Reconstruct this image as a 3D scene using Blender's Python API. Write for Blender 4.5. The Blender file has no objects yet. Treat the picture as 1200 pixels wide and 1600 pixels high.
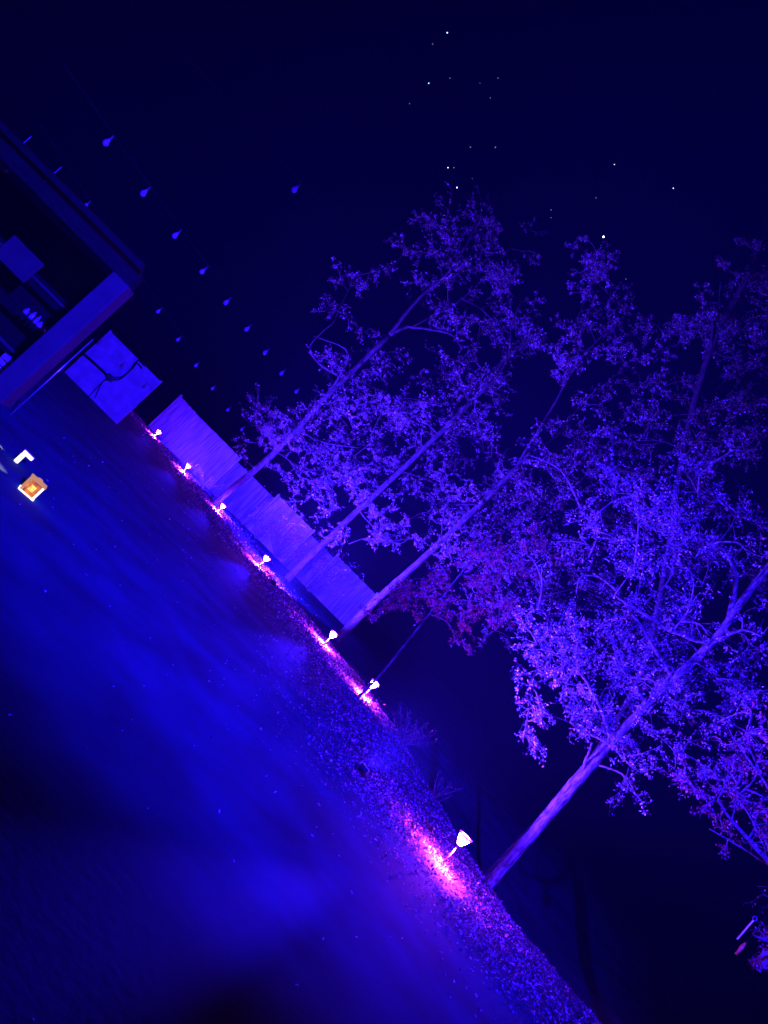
import bpy, math, random
import numpy as np
from mathutils import Vector, Matrix

# ------------------------------------------------------------------ camera
S = bpy.context.scene
COL = S.collection
PITCH, ROLL = math.radians(6.05), math.radians(45.0)
FPX, CH = 1180.0, 1.6                      # focal length in photo pixels, eye height
CAM = Vector((0, 0, CH))
FWD = Vector((0, math.cos(PITCH), math.sin(PITCH)))
UP0 = Vector((0, -math.sin(PITCH), math.cos(PITCH)))
RT0 = Vector((1, 0, 0))
XC = RT0 * math.cos(ROLL) + UP0 * math.sin(ROLL)
YC = UP0 * math.cos(ROLL) - RT0 * math.sin(ROLL)
cd = bpy.data.cameras.new('camera')
cam = bpy.data.objects.new('camera', cd); COL.objects.link(cam)
m = Matrix((XC, YC, -FWD)).transposed().to_4x4(); m.translation = CAM
cam.matrix_world = m
cd.sensor_width = 36; cd.lens = 36 * FPX / 1600.0
cd.clip_start = 0.05; cd.clip_end = 3000
S.camera = cam

# ------------------------------------------------------------------ world: night sky
W = bpy.data.worlds.new('World'); S.world = W; W.use_nodes = True
nt = W.node_tree; nt.nodes.clear()
sky = nt.nodes.new('ShaderNodeTexSky'); sky.sky_type = 'NISHITA'; sky.sun_disc = False
sky.sun_elevation = math.radians(-4.0); sky.sun_rotation = math.radians(-60)
tint = nt.nodes.new('ShaderNodeMixRGB'); tint.blend_type = 'MULTIPLY'; tint.inputs[0].default_value = 1
tint.inputs[2].default_value = (0.003, 0.001, 1.0, 1)
bg = nt.nodes.new('ShaderNodeBackground'); bg.inputs[1].default_value = 0.09
wo = nt.nodes.new('ShaderNodeOutputWorld')
nt.links.new(sky.outputs[0], tint.inputs[1]); nt.links.new(tint.outputs[0], bg.inputs[0]); nt.links.new(bg.outputs[0], wo.inputs[0])

S.view_settings.view_transform = 'Standard'; S.view_settings.look = 'None'
S.view_settings.exposure = 0; S.view_settings.gamma = 1
S.render.engine = 'CYCLES'
S.cycles.use_denoising = True
S.cycles.max_bounces = 3; S.cycles.diffuse_bounces = 2; S.cycles.glossy_bounces = 1
S.cycles.volume_bounces = 0; S.cycles.transparent_max_bounces = 4
S.cycles.sample_clamp_indirect = 4

HAZE_DENSITY = 0.0005
BLUE = (0.014, 0.003, 1.0)
BLUE2 = (0.048, 0.010, 1.0)
VIOLET = (0.38, 0.02, 1.0)
FLOOD1_W, FLOOD2_W, ADDED_FLOOD_W = 34000, 110000, 150000
LAMP_L = (2200, 2200, 2000, 1700, 1000, 800, 700, 500)
POOL_W = (2400, 8000, 11000, 17000, 20000, 20000, 20000, 600)
WEDGE_W = 15000

# ------------------------------------------------------------------ helpers
def ray(px, py):
    return (XC * (px - 600) + YC * (800 - py)) / FPX + FWD
def P(px, py, Y):                          # point seen at photo pixel, at distance Y along the lawn
    d = ray(px, py); return CAM + d * (Y / d.y)
def G(px, py, z=0.0):                      # point on the ground seen at photo pixel
    d = ray(px, py); return CAM + d * ((z - CH) / d.z)
def sm(a, b, x):
    t = np.clip((x - a) / (b - a), 0, 1); return t * t * (3 - 2 * t)
CREST = np.array([(14, 7.4), (9, 8.0), (6.2, 8.8), (4.7, 10.0), (4.2, 11.6), (3.9, 14), (3.45, 18.4), (2.2, 21.8),
                  (-1.0, 26.0), (-4.1, 30.6), (-7.3, 34.2), (-10.6, 37.2), (-16, 41)], float)
def crest_d(x, y):                         # signed distance to the crest of the bank, positive behind it; and along
    x = np.asarray(x, float); y = np.asarray(y, float)
    best = np.full(x.shape, 1e9); sg = np.ones(x.shape)
    for (ax, ay), (bx, by) in zip(CREST[:-1], CREST[1:]):
        ex, ey = bx - ax, by - ay; L2 = ex * ex + ey * ey
        t = np.clip(((x - ax) * ex + (y - ay) * ey) / L2, 0, 1)
        dx, dy = x - ax - t * ex, y - ay - t * ey
        dd = np.hypot(dx, dy)
        s = np.where(ex * dy - ey * dx < 0, 1.0, -1.0)
        upd = dd < best
        best = np.where(upd, dd, best); sg = np.where(upd, s, sg)
    return best * sg
def lump(x, y):
    return (0.5 * np.sin(2.1 * x + 1.3 * y) * np.sin(1.7 * y - 0.6 * x) + 0.3 * np.sin(5.3 * x + 2.9 * y + 1) * np.sin(4.1 * y - 3.7 * x)
            + 0.2 * np.sin(11.7 * x - 7.9 * y) * np.sin(9.1 * y + 8.3 * x + 2))
def ground_z(x, y):
    x = np.asarray(x, float); y = np.asarray(y, float)
    d = crest_d(x, y)
    z = 0.2 * sm(24, 36, y)
    drop = 0.75 * (1 - sm(17, 27, y))
    z = z - drop * sm(0.25, 1.8, d)
    z = z + 0.06 * np.exp(-(d / 0.7) ** 2)
    band = np.exp(-((d + 0.7) / 1.6) ** 2)
    z = z + lump(x, y) * (0.0012 + 0.05 * band) * (1 - sm(40, 60, np.hypot(x, y)))
    return z
def gz(x, y): return float(ground_z(np.array([x]), np.array([y]))[0])
def on(p): return Vector((p.x, p.y, gz(p.x, p.y)))

class MB:
    def __init__(self): self.v = []; self.f = []
    def add(self, vs, fs):
        o = len(self.v); self.v.extend(vs); self.f.extend([tuple(i + o for i in f) for f in fs])
    def tube(self, pts, rad, n=6, cap=True):
        pts = [Vector(p) for p in pts]; rings = []; prev = None
        for i, p in enumerate(pts):
            a = pts[max(i - 1, 0)]; b = pts[min(i + 1, len(pts) - 1)]
            t = (b - a).normalized()
            if prev is None:
                u = t.orthogonal().normalized()
            else:
                u = (prev - t * prev.dot(t)); u = u.normalized() if u.length > 1e-6 else t.orthogonal().normalized()
            prev = u; w = t.cross(u); r = rad[i] if hasattr(rad, '__len__') else rad
            rings.append([tuple(p + (u * math.cos(2 * math.pi * k / n) + w * math.sin(2 * math.pi * k / n)) * r) for k in range(n)])
        vs = [q for rg in rings for q in rg]; fs = []
        for i in range(len(pts) - 1):
            for k in range(n):
                k2 = (k + 1) % n
                fs.append((i * n + k, i * n + k2, (i + 1) * n + k2, (i + 1) * n + k))
        if cap:
            fs.append(tuple(range(n - 1, -1, -1))); fs.append(tuple((len(pts) - 1) * n + k for k in range(n)))
        self.add(vs, fs)
    def box(self, c, s, rot=None, bev=0.0):
        x, y, z = [q / 2 for q in s]
        vs = [Vector((i * x, j * y, k * z)) for i in (-1, 1) for j in (-1, 1) for k in (-1, 1)]
        if rot is not None: vs = [rot @ q for q in vs]
        vs = [tuple(q + Vector(c)) for q in vs]
        self.add(vs, [(0, 1, 3, 2), (4, 6, 7, 5), (0, 4, 5, 1), (2, 3, 7, 6), (0, 2, 6, 4), (1, 5, 7, 3)])
    def lathe(self, c, prof, n=16, rot=None):
        vs = []; fs = []
        for r, z in prof:
            for k in range(n):
                a = 2 * math.pi * k / n; q = Vector((r * math.cos(a), r * math.sin(a), z))
                if rot is not None: q = rot @ q
                vs.append(tuple(q + Vector(c)))
        for i in range(len(prof) - 1):
            for k in range(n):
                k2 = (k + 1) % n; fs.append((i * n + k, i * n + k2, (i + 1) * n + k2, (i + 1) * n + k))
        fs.append(tuple(range(n - 1, -1, -1))); fs.append(tuple((len(prof) - 1) * n + k for k in range(n)))
        self.add(vs, fs)
    def leaf(self, p, d, nrm, L, w):
        s = d.cross(nrm)
        if s.length < 1e-4: s = d.orthogonal()
        s.normalize(); up = s.cross(d).normalized()
        m1 = p + d * (L * 0.45)
        self.add([tuple(p), tuple(m1 + s * w / 2 + up * w * .18), tuple(p + d * L), tuple(m1 - s * w / 2 + up * w * .18)], [(0, 1, 2), (0, 2, 3)])
    def build(self, name, mat, parent=None, smooth=False, bevel=0):
        me = bpy.data.meshes.new(name)
        me.from_pydata(self.v, [], self.f); me.update()
        if mat: me.materials.append(mat)
        if smooth: me.polygons.foreach_set('use_smooth', [True] * len(me.polygons))
        o = bpy.data.objects.new(name, me); COL.objects.link(o)
        if parent is not None:
            o.parent = parent; o.matrix_parent_inverse = Matrix.Translation(-parent.location)
        if bevel:
            b = o.modifiers.new('bevel', 'BEVEL'); b.width = bevel; b.segments = 2
        return o
def tag(o, label=None, cat=None, group=None, kind=None):
    for k, v in (('label', label), ('category', cat), ('group', group), ('kind', kind)):
        if v: o[k] = v
    return o
def empty(name, loc, label, cat, group=None):
    o = bpy.data.objects.new(name, None); COL.objects.link(o); o.location = loc; o.empty_display_size = 0.2
    return tag(o, label, cat, group)
RNG = random.Random(7)
def rvec(r=RNG):
    while True:
        v = Vector((r.uniform(-1, 1), r.uniform(-1, 1), r.uniform(-1, 1)))
        if 0.05 < v.length < 1: return v.normalized()

# ------------------------------------------------------------------ materials
def mat(name, c1, c2=None, scale=6.0, rough=0.7, bump=0.0, bscale=None, stretch=None, metal=0.0, spec=0.5, detail=6):
    M = bpy.data.materials.new(name); M.use_nodes = True; t = M.node_tree; b = t.nodes['Principled BSDF']
    b.inputs['Roughness'].default_value = rough; b.inputs['Metallic'].default_value = metal
    b.inputs['Specular IOR Level'].default_value = spec
    tc = t.nodes.new('ShaderNodeTexCoord'); src = tc.outputs['Object']
    if stretch:
        mp = t.nodes.new('ShaderNodeMapping'); mp.inputs['Scale'].default_value = stretch
        t.links.new(src, mp.inputs[0]); src = mp.outputs[0]
    if c2:
        n = t.nodes.new('ShaderNodeTexNoise'); n.inputs['Scale'].default_value = scale; n.inputs['Detail'].default_value = detail
        t.links.new(src, n.inputs['Vector'])
        r = t.nodes.new('ShaderNodeValToRGB'); r.color_ramp.elements[0].position = .35; r.color_ramp.elements[1].position = .65
        r.color_ramp.elements[0].color = (*c1, 1); r.color_ramp.elements[1].color = (*c2, 1)
        t.links.new(n.outputs['Fac'], r.inputs[0]); t.links.new(r.outputs[0], b.inputs['Base Color'])
    else:
        b.inputs['Base Color'].default_value = (*c1, 1)
    if bump:
        n2 = t.nodes.new('ShaderNodeTexNoise'); n2.inputs['Scale'].default_value = bscale or scale * 3; n2.inputs['Detail'].default_value = 8
        t.links.new(src, n2.inputs['Vector'])
        bp = t.nodes.new('ShaderNodeBump'); bp.inputs['Strength'].default_value = bump; bp.inputs['Distance'].default_value = 0.03
        t.links.new(n2.outputs['Fac'], bp.inputs['Height']); t.links.new(bp.outputs[0], b.inputs['Normal'])
    return M
def leafmat(name, cols, rough=0.45):
    M = bpy.data.materials.new(name); M.use_nodes = True; t = M.node_tree; b = t.nodes['Principled BSDF']
    g = t.nodes.new('ShaderNodeNewGeometry'); r = t.nodes.new('ShaderNodeValToRGB'); r.color_ramp.interpolation = 'LINEAR'
    el = r.color_ramp.elements
    while len(el) < len(cols): el.new(0.5)
    for i, c in enumerate(cols):
        el[i].position = i / (len(cols) - 1); el[i].color = (*c, 1)
    t.links.new(g.outputs['Random Per Island'], r.inputs[0]); t.links.new(r.outputs[0], b.inputs['Base Color'])
    b.inputs['Roughness'].default_value = rough
    return M
def emis(name, c, s):
    M = bpy.data.materials.new(name); M.use_nodes = True; b = M.node_tree.nodes['Principled BSDF']
    b.inputs['Base Color'].default_value = (.3, .3, .3, 1)
    b.inputs['Emission Color'].default_value = (*c, 1); b.inputs['Emission Strength'].default_value = s
    return M
BARK = mat('bark', (0.012, 0.01, 0.011), (0.15, 0.105, 0.115), 22, .85, .9, 22, (1, 1, .35))
BARKDARK = mat('bark_dark', (.012, .01, .012), (.055, .04, .05), 14, .9, .9, 26, (1, 1, .35))
BARKPALE = mat('bark_pale', (0.06, 0.045, 0.05), (0.22, 0.16, 0.17), 12, .8, .6, 30, (1, 1, .4))
LEAF = leafmat('leaf', [(.05, .09, .07), (.10, .13, .12), (.34, .30, .34), (.18, .06, .08), (.12, .14, .16), (.42, .38, .42)])
LEAFRED = leafmat('leaf_rusty', [(.20, .03, .025), (.38, .03, .035), (.16, .04, .05), (.50, .05, .05), (.16, .07, .09), (.45, .36, .48)])
LEAFMIX = leafmat('leaf_mixed', [(.04, .06, .05), (.05, .07, .06), (.06, .08, .08), (.20, .05, .05), (.08, .09, .10), (.10, .11, .12), (.12, .14, .17), (.30, .06, .10), (.22, .24, .30), (.55, .50, .60)])
LEAFDARK = leafmat('leaf_dark', [(.02, .025, .02), (.03, .035, .03), (.05, .05, .05), (.12, .10, .13)])
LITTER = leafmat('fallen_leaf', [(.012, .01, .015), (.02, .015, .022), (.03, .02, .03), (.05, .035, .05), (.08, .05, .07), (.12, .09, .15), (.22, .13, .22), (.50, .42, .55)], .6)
BLACK = mat('black_plastic', (.012, .012, .014), (.022, .022, .024), 30, .5)
STEEL = mat('steel', (.35, .35, .37), (.5, .5, .52), 20, .3, metal=.8)
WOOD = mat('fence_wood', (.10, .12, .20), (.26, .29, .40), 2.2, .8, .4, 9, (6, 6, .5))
WOODSHADED = mat('shaded_fence_wood', (.035, .04, .06), (.12, .13, .18), 1.6, .85, .4, 9, (6, 6, .5))
PAINT = mat('pale_paint', (.17, .17, .22), (.27, .27, .32), 3, .7, .15, 20)
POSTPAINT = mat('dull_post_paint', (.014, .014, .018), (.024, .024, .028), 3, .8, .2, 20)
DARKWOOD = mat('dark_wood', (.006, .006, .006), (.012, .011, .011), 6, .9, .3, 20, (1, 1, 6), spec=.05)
CABLE = mat('cable_rubber', (.006, .006, .006), (.01, .01, .01), 20, .8, spec=.03)
STONE = mat('rough_stone', (.16, .16, .16), (.34, .34, .34), 14, .9, 1.0, 30)
GLASS = mat('bulb_glass', (.16, .16, .2), (.26, .26, .3), 30, .1)
BRASS = mat('white_metal', (.7, .68, .6), (.8, .78, .72), 12, .4)

# ------------------------------------------------------------------ ground
def axis(lo, hi, step, far):
    a = list(np.arange(lo, hi + 1e-6, step)); s = step; x = a[-1]
    while x < far: s *= 1.35; x += s; a.append(x)
    s = step; x = a[0]
    while x > -far: s *= 1.35; x -= s; a.insert(0, x)
    return np.array(a)
xs = axis(-14, 14, 0.14, 500); ys = axis(1.2, 42, 0.14, 500)
XX, YY = np.meshgrid(xs, ys); ZZ = ground_z(XX, YY); DD = crest_d(XX, YY)
nx, ny = len(xs), len(ys)
gm = bpy.data.meshes.new('ground')
V = np.stack([XX, YY, ZZ], -1).reshape(-1, 3)
I = np.arange(nx * ny).reshape(ny, nx)
F = np.stack([I[:-1, :-1], I[:-1, 1:], I[1:, 1:], I[1:, :-1]], -1).reshape(-1, 4)
gm.from_pydata(V.tolist(), [], F.tolist()); gm.update()
gm.polygons.foreach_set('use_smooth', [True] * len(gm.polygons))
at = gm.attributes.new('soil', 'FLOAT', 'POINT')
soil = np.exp(-((DD + 0.75) / 1.25) ** 2).reshape(-1)
at.data.foreach_set('value', soil.astype(np.float32))
GM = bpy.data.materials.new('lawn_and_soil'); GM.use_nodes = True; t = GM.node_tree; b = t.nodes['Principled BSDF']
tc = t.nodes.new('ShaderNodeTexCoord')
def noise(sc, det=8):
    n = t.nodes.new('ShaderNodeTexNoise'); n.inputs['Scale'].default_value = sc; n.inputs['Detail'].default_value = det
    t.links.new(tc.outputs['Object'], n.inputs['Vector']); return n
def ramp(src, a, b2, c1, c2):
    r = t.nodes.new('ShaderNodeValToRGB'); r.color_ramp.elements[0].position = a; r.color_ramp.elements[1].position = b2
    r.color_ramp.elements[0].color = (*c1, 1); r.color_ramp.elements[1].color = (*c2, 1); t.links.new(src, r.inputs[0]); return r
lawn = ramp(noise(1.1).outputs['Fac'], .3, .7, (.004, .030, .040), (.010, .070, .100))
soilc = ramp(noise(26).outputs['Fac'], .35, .65, (.014, .014, .03), (.05, .034, .07))
a_ = t.nodes.new('ShaderNodeAttribute'); a_.attribute_name = 'soil'
edge = t.nodes.new('ShaderNodeMath'); edge.operation = 'MULTIPLY_ADD'
nb = noise(3.2); t.links.new(nb.outputs['Fac'], edge.inputs[0]); edge.inputs[1].default_value = 1.0; t.links.new(a_.outputs['Fac'], edge.inputs[2])
er = ramp(edge.outputs[0], .75, 1.15, (0, 0, 0), (1, 1, 1))
mx = t.nodes.new('ShaderNodeMixRGB'); t.links.new(er.outputs[0], mx.inputs[0]); t.links.new(lawn.outputs[0], mx.inputs[1]); t.links.new(soilc.outputs[0], mx.inputs[2])
t.links.new(mx.outputs[0], b.inputs['Base Color']); b.inputs['Roughness'].default_value = .9; b.inputs['Specular IOR Level'].default_value = .15
bp = t.nodes.new('ShaderNodeBump'); bp.inputs['Strength'].default_value = .08; bp.inputs['Distance'].default_value = .02
t.links.new(noise(18).outputs['Fac'], bp.inputs['Height']); t.links.new(bp.outputs[0], b.inputs['Normal'])
gm.materials.append(GM)
go = bpy.data.objects.new('ground', gm); COL.objects.link(go); tag(go, kind='structure')

# ------------------------------------------------------------------ leaf litter and grass on the bank
r = random.Random(3); lm = MB(); gmb = MB()
segs = [(Vector((*a, 0)), Vector((*b2, 0))) for a, b2 in zip(CREST[:-1], CREST[1:])]
def along_bank(dens, far, mean, dev, keep=lambda d: -4.2 < d < .9):
    out = []
    for a, b2 in segs:
        L = (b2 - a).length; e = (b2 - a).normalized(); nrm = Vector((-e.y, e.x, 0)); mid = a.lerp(b2, .5); dist = max(mid.length, 8)
        q0 = mid + nrm * .5; sgn = -1 if crest_d([q0.x], [q0.y])[0] > 0 else 1      # nrm * sgn points to the lawn
        for _ in range(int(L * dens * min(1.0, (11 / dist) ** far))):
            q = a.lerp(b2, r.random()) + nrm * sgn * r.gauss(mean, dev); out.append((q.x, q.y, dist))
    A = np.array(out); D = crest_d(A[:, 0], A[:, 1]); return A[(D > -4.2) & (D < .9)]
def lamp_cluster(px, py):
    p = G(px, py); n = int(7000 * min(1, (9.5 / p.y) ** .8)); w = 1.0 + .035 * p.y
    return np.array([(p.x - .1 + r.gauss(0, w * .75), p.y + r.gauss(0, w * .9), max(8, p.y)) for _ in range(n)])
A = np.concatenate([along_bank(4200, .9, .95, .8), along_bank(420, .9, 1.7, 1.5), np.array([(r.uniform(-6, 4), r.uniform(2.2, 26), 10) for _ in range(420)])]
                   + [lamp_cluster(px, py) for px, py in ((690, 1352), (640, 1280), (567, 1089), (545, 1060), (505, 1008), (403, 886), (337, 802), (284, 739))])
Z = ground_z(A[:, 0], A[:, 1])
for (x, y, dist), z in zip(A, Z):
    k = 1 + .035 * max(0, dist - 9)
    d = rvec(r); d.z = abs(d.z) * .45; d.normalize()
    n_ = Vector((r.uniform(-.6, .6), r.uniform(-.6, .6), 1)).normalized()
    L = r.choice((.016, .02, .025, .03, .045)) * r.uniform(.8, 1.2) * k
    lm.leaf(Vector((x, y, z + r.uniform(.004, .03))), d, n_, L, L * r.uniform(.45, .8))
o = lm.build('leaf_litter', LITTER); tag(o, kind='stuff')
pm = MB()
for _ in range(260):
    x, y = r.uniform(-5, 4), 2.4 + 22 * r.random() ** 1.3
    if crest_d([x], [y])[0] > -1: continue
    l_ = r.uniform(.012, .026) * (1 + .04 * y); pm.leaf(Vector((x, y, gz(x, y) + .012)), rvec(r), Vector((0, 0, 1)), l_, l_ * .7)
o = pm.build('fallen_petals', leafmat('pale_petal', [(.5, .45, .55), (.75, .7, .8)], .5)); tag(o, kind='stuff')
GRASS = leafmat('grass_blade', [(.03, .05, .03), (.07, .09, .06), (.14, .12, .09), (.05, .08, .05)], .6)
A = along_bank(420, 1.3, .6, 1.2); Z = ground_z(A[:, 0], A[:, 1])
for (x, y, dist), z in zip(A, Z):
    d = Vector((r.gauss(0, .5), r.gauss(0, .5), 1)).normalized(); L = r.uniform(.03, .085)
    s = Vector((r.uniform(-1, 1), r.uniform(-1, 1), 0)).normalized() * .004
    p = Vector((x, y, z - .004)); q = p + d * L + Vector((d.x, d.y, -.2)) * L * .4
    gmb.add([tuple(p - s), tuple(p + s), tuple(q)], [(0, 1, 2)])
o = gmb.build('grass', GRASS); tag(o, kind='stuff')

# ------------------------------------------------------------------ the violet stake lamps
SHADES = [emis('lamp_glow', VIOLET, w) for w in LAMP_L]
BLOOMGLOW = emis('violet_painted_bloom', (.75, .05, 1.0), 1.4)
WEDGES = (1.0, .9, .8, .55, .35, .25, .15, .01)
LAMPS = [(690, 1352, 'nearest violet lamp, tallest in view, standing in the widest glowing patch of fallen leaves'),
         (567, 1089, 'second nearest violet lamp, at the end of a bright strip where the bank bends'),
         (505, 1008, 'third nearest violet lamp, clear dark stem in front of the plain fence end'),
         (403, 886, 'middle violet stake lamp of the row, just beyond the small dark floodlight on the bank'),
         (337, 802, 'violet stake lamp right at the foot of the forked tree by the fence'),
         (284, 739, 'violet stake lamp before the long pale fence panel, beside a low shrub'),
         (238, 684, 'farthest violet stake lamp, at the left end of the long pale fence panel'),
         (1060, 1715, 'violet stake lamp continuing the row, out of frame under the rust-leaved tree')]
lamp_roots = []
for i, (px, py, lab) in enumerate(LAMPS):
    p = G(px, py, 0.0)
    for _ in range(6): p = G(px, py, gz(p.x, p.y))
    h = .27 if i else .30; tilt = Matrix.Rotation(RNG.uniform(-.06, .06), 3, 'X') @ Matrix.Rotation(RNG.uniform(-.06, .06), 3, 'Y')
    root = empty('stake_lamp', p, lab, 'garden lamp', 'violet stake lamps along the bank')
    top = p + tilt @ Vector((0, 0, h))
    st = MB(); st.tube([p + Vector((0, 0, -.05)), p + tilt @ Vector((0, 0, h * .55)), top], [.011, .010, .008], 8); st.build('stem', BLACK, root, True)
    cl = MB(); cl.lathe(top, [(.010, -.02), (.020, 0), (.030, .018), (.024, .022)], 14, tilt); cl.build('collar', BLACK, root, True)
    hs = 1.3 if i else 1.05  # heads beyond the nearest enlarged to stand in for their bloom
    sh = MB(); sh.lathe(top, [(.026 * hs, .0225), (.045 * hs, .05 * hs), (.066 * hs, .095 * hs), (.078 * hs, .135 * hs), (.060 * hs, .150 * hs), (.02, .158 * hs)], 24, tilt)
    sh.build('lamp_shade', SHADES[i], root, True)
    for (ra, za, rb_, zb_, nm) in ((.079, .128, .096, .150, 'upper_bloom_ring'), (.047, .05, .060, .064, 'lower_bloom_ring')):  # glowing rings added to imitate the magenta bloom around the shade
        rm = MB(); rm.lathe(top, [(ra * hs, za * hs), (rb_ * hs, zb_ * hs), ((rb_ - .006) * hs, (zb_ + .006) * hs), (ra * hs, (za + .012) * hs)], 24, tilt); rm.build(nm, BLOOMGLOW, root, True)
    cp = MB(); cp.lathe(top, [(.022, .1585 * hs), (.018, .168 * hs), (.006, .176 * hs)], 12, tilt); cp.build('cap', BLACK, root, True)
    lamp_roots.append((p, top + tilt @ Vector((0, 0, .09))))
    # the lamp's own pool of light at its foot, stretched along the bank
    dd = [crest_d([p.x + .5 * math.cos(a_)], [p.y + .5 * math.sin(a_)])[0] for a_ in np.linspace(0, math.pi, 37)]
    d0 = crest_d([p.x], [p.y])[0]; ang = float(np.linspace(0, math.pi, 37)[int(np.argmin(np.abs(np.array(dd) - d0)))])
    ld = bpy.data.lights.new('foot_glow', 'SPOT'); ld.energy = POOL_W[i]; ld.color = (.62, .045, 1.0); ld.spot_size = math.radians(166); ld.spot_blend = 1.0; ld.shadow_soft_size = .02
    lo = bpy.data.objects.new('foot_glow', ld); COL.objects.link(lo); lo.location = top + Vector((-.02, -.035, -.03)); lo.rotation_euler = (0, 0, ang); lo.scale = (1, .42, 1)
    lo.parent = root; lo.matrix_parent_inverse = Matrix.Translation(-root.location)
    # spot added to imitate the wedge of lens glare across the lawn
    tgt = G(px - 440, py + 62, 0.0)
    d = (tgt - lamp_roots[-1][1]); d.z = 0; d = d.normalized() * 20.0; tgt = Vector((p.x + d.x, p.y + d.y, 0)); src = lamp_roots[-1][1] + d.normalized() * .15
    ld = bpy.data.lights.new('added_lawn_wedge', 'SPOT'); ld.energy = WEDGE_W * WEDGES[i]; ld.color = (0.02, 0.004, 1.0)
    ld.spot_size = math.radians(10.5); ld.spot_blend = 1.0; ld.shadow_soft_size = .03
    lo = bpy.data.objects.new('added_lawn_wedge', ld); COL.objects.link(lo); lo.location = src
    lo.rotation_euler = (tgt - src).to_track_quat('-Z', 'Y').to_euler()
    lo.parent = root; lo.matrix_parent_inverse = Matrix.Translation(-root.location)

for i in (4, 5, 6, 3):  # extra blue spots added to brighten the fence
    p, hd = lamp_roots[i]
    tgt = Vector((p.x + (1.5 if i != 3 else 1.0), 38, 1.2)); d = (tgt - hd).normalized()
    if p.y > 36.5: continue
    ld = bpy.data.lights.new('added_fence_fill', 'SPOT'); ld.energy = 650 * (38 - p.y) ** 1.6; ld.color = (.02, .004, 1); ld.spot_size = math.radians(100); ld.spot_blend = 1; ld.shadow_soft_size = .05
    lo = bpy.data.objects.new('added_fence_fill', ld); COL.objects.link(lo); lo.location = hd + d * .16 + Vector((0, 0, .03)); lo.rotation_euler = d.to_track_quat('-Z', 'Y').to_euler()
    rt = [o for o in COL.objects if o.name.startswith('stake_lamp')][i]; lo.parent = rt; lo.matrix_parent_inverse = Matrix.Translation(-rt.location)

# ------------------------------------------------------------------ black floodlights on the bank
def flood(px, py, size, aim, watts, cone, label):
    p = G(px, py, 0.0)
    for _ in range(6): p = G(px, py, gz(p.x, p.y))
    root = empty('floodlight', p, label, 'floodlight', 'black floodlights on the bank')
    c = p + Vector((0, 0, size * .62)); d = (aim - c).normalized()
    q = d.to_track_quat('-Z', 'Y').to_matrix()
    bd = MB(); bd.box(c, (size, size * .82, size * .42), q); bd.build('housing', BLACK, root, bevel=size * .05)
    fn = MB()
    for k in range(5): fn.box(c - d * size * .245 + q @ Vector((size * (-.36 + .18 * k), 0, 0)), (size * .05, size * .66, size * .06), q)
    fn.build('cooling_fins', BLACK, root)
    br = MB(); s_ = q @ Vector((1, 0, 0)) * size * .56
    br.tube([c + s_, c + s_ + Vector((0, 0, -size * .55)), c - s_ + Vector((0, 0, -size * .55)), c - s_], size * .035, 6); br.build('bracket', BLACK, root)
    sp = MB(); sp.tube([c + Vector((0, 0, -size * .55)), p + Vector((0, 0, -.08))], [size * .06, .006], 8); sp.build('ground_spike', BLACK, root)
    gl = MB(); gl.box(c + d * size * .216, (size * .86, size * .68, .006), q); gl.build('lens', emis('flood_lens', BLUE, 30), root)
    ld = bpy.data.lights.new('flood_beam', 'SPOT'); ld.energy = watts; ld.color = BLUE2; ld.spot_size = math.radians(cone); ld.spot_blend = .5
    ld.shadow_soft_size = .04
    lo = bpy.data.objects.new('flood_beam', ld); COL.objects.link(lo); lo.location = c + d * size * .32
    lo.rotation_euler = d.to_track_quat('-Z', 'Y').to_euler(); lo.parent = root; lo.matrix_parent_inverse = Matrix.Translation(-root.location)
    return p
flood(561, 1212, .15, Vector((4.9, 13.6, 7.0)), FLOOD1_W, 104, 'nearer, larger black square floodlight on the leafy bank, tilted up at the trees')
flood(424, 914, .17, Vector((.6, 33, 10)), FLOOD2_W, 108, 'small black floodlight on the far bank between two violet lamps, facing the fence')

fp = Vector((3.0, -5.0, 5.0))  # unseen fill light, added to brighten lawn, trees, hut and fence
root = empty('added_pole_light', Vector((3.0, -5.0, 0)), 'added blue fill light on an unseen tall pole behind the photographer', 'floodlight')
bm_ = MB(); bm_.tube([Vector((3.0, -5.25, -.1)), Vector((3.0, -5.25, 5.1))], [.05, .035], 10); bm_.build('pole', STEEL, root, True)
d = (Vector((-1.4, 20, 1.2)) - fp).normalized(); q = d.to_track_quat('-Z', 'Y').to_matrix()
bm_ = MB(); bm_.box(fp - d * .06, (.4, .3, .12), q); bm_.build('housing', BLACK, root, bevel=.015)
bm_ = MB(); bm_.box(fp + d * .004, (.36, .26, .006), q); bm_.build('lens', emis('added_flood_lens', BLUE, 30), root)
ld = bpy.data.lights.new('added_flood_fill', 'SPOT'); ld.energy = ADDED_FLOOD_W; ld.color = BLUE; ld.spot_size = math.radians(44); ld.spot_blend = .9; ld.shadow_soft_size = .08
lo = bpy.data.objects.new('added_flood_fill', ld); COL.objects.link(lo); lo.location = fp + d * .05
lo.scale = (1.75, 1, 1)
lo.rotation_euler = d.to_track_quat('-Z', 'Y').to_euler(); lo.parent = root; lo.matrix_parent_inverse = Matrix.Translation(-root.location)

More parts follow.
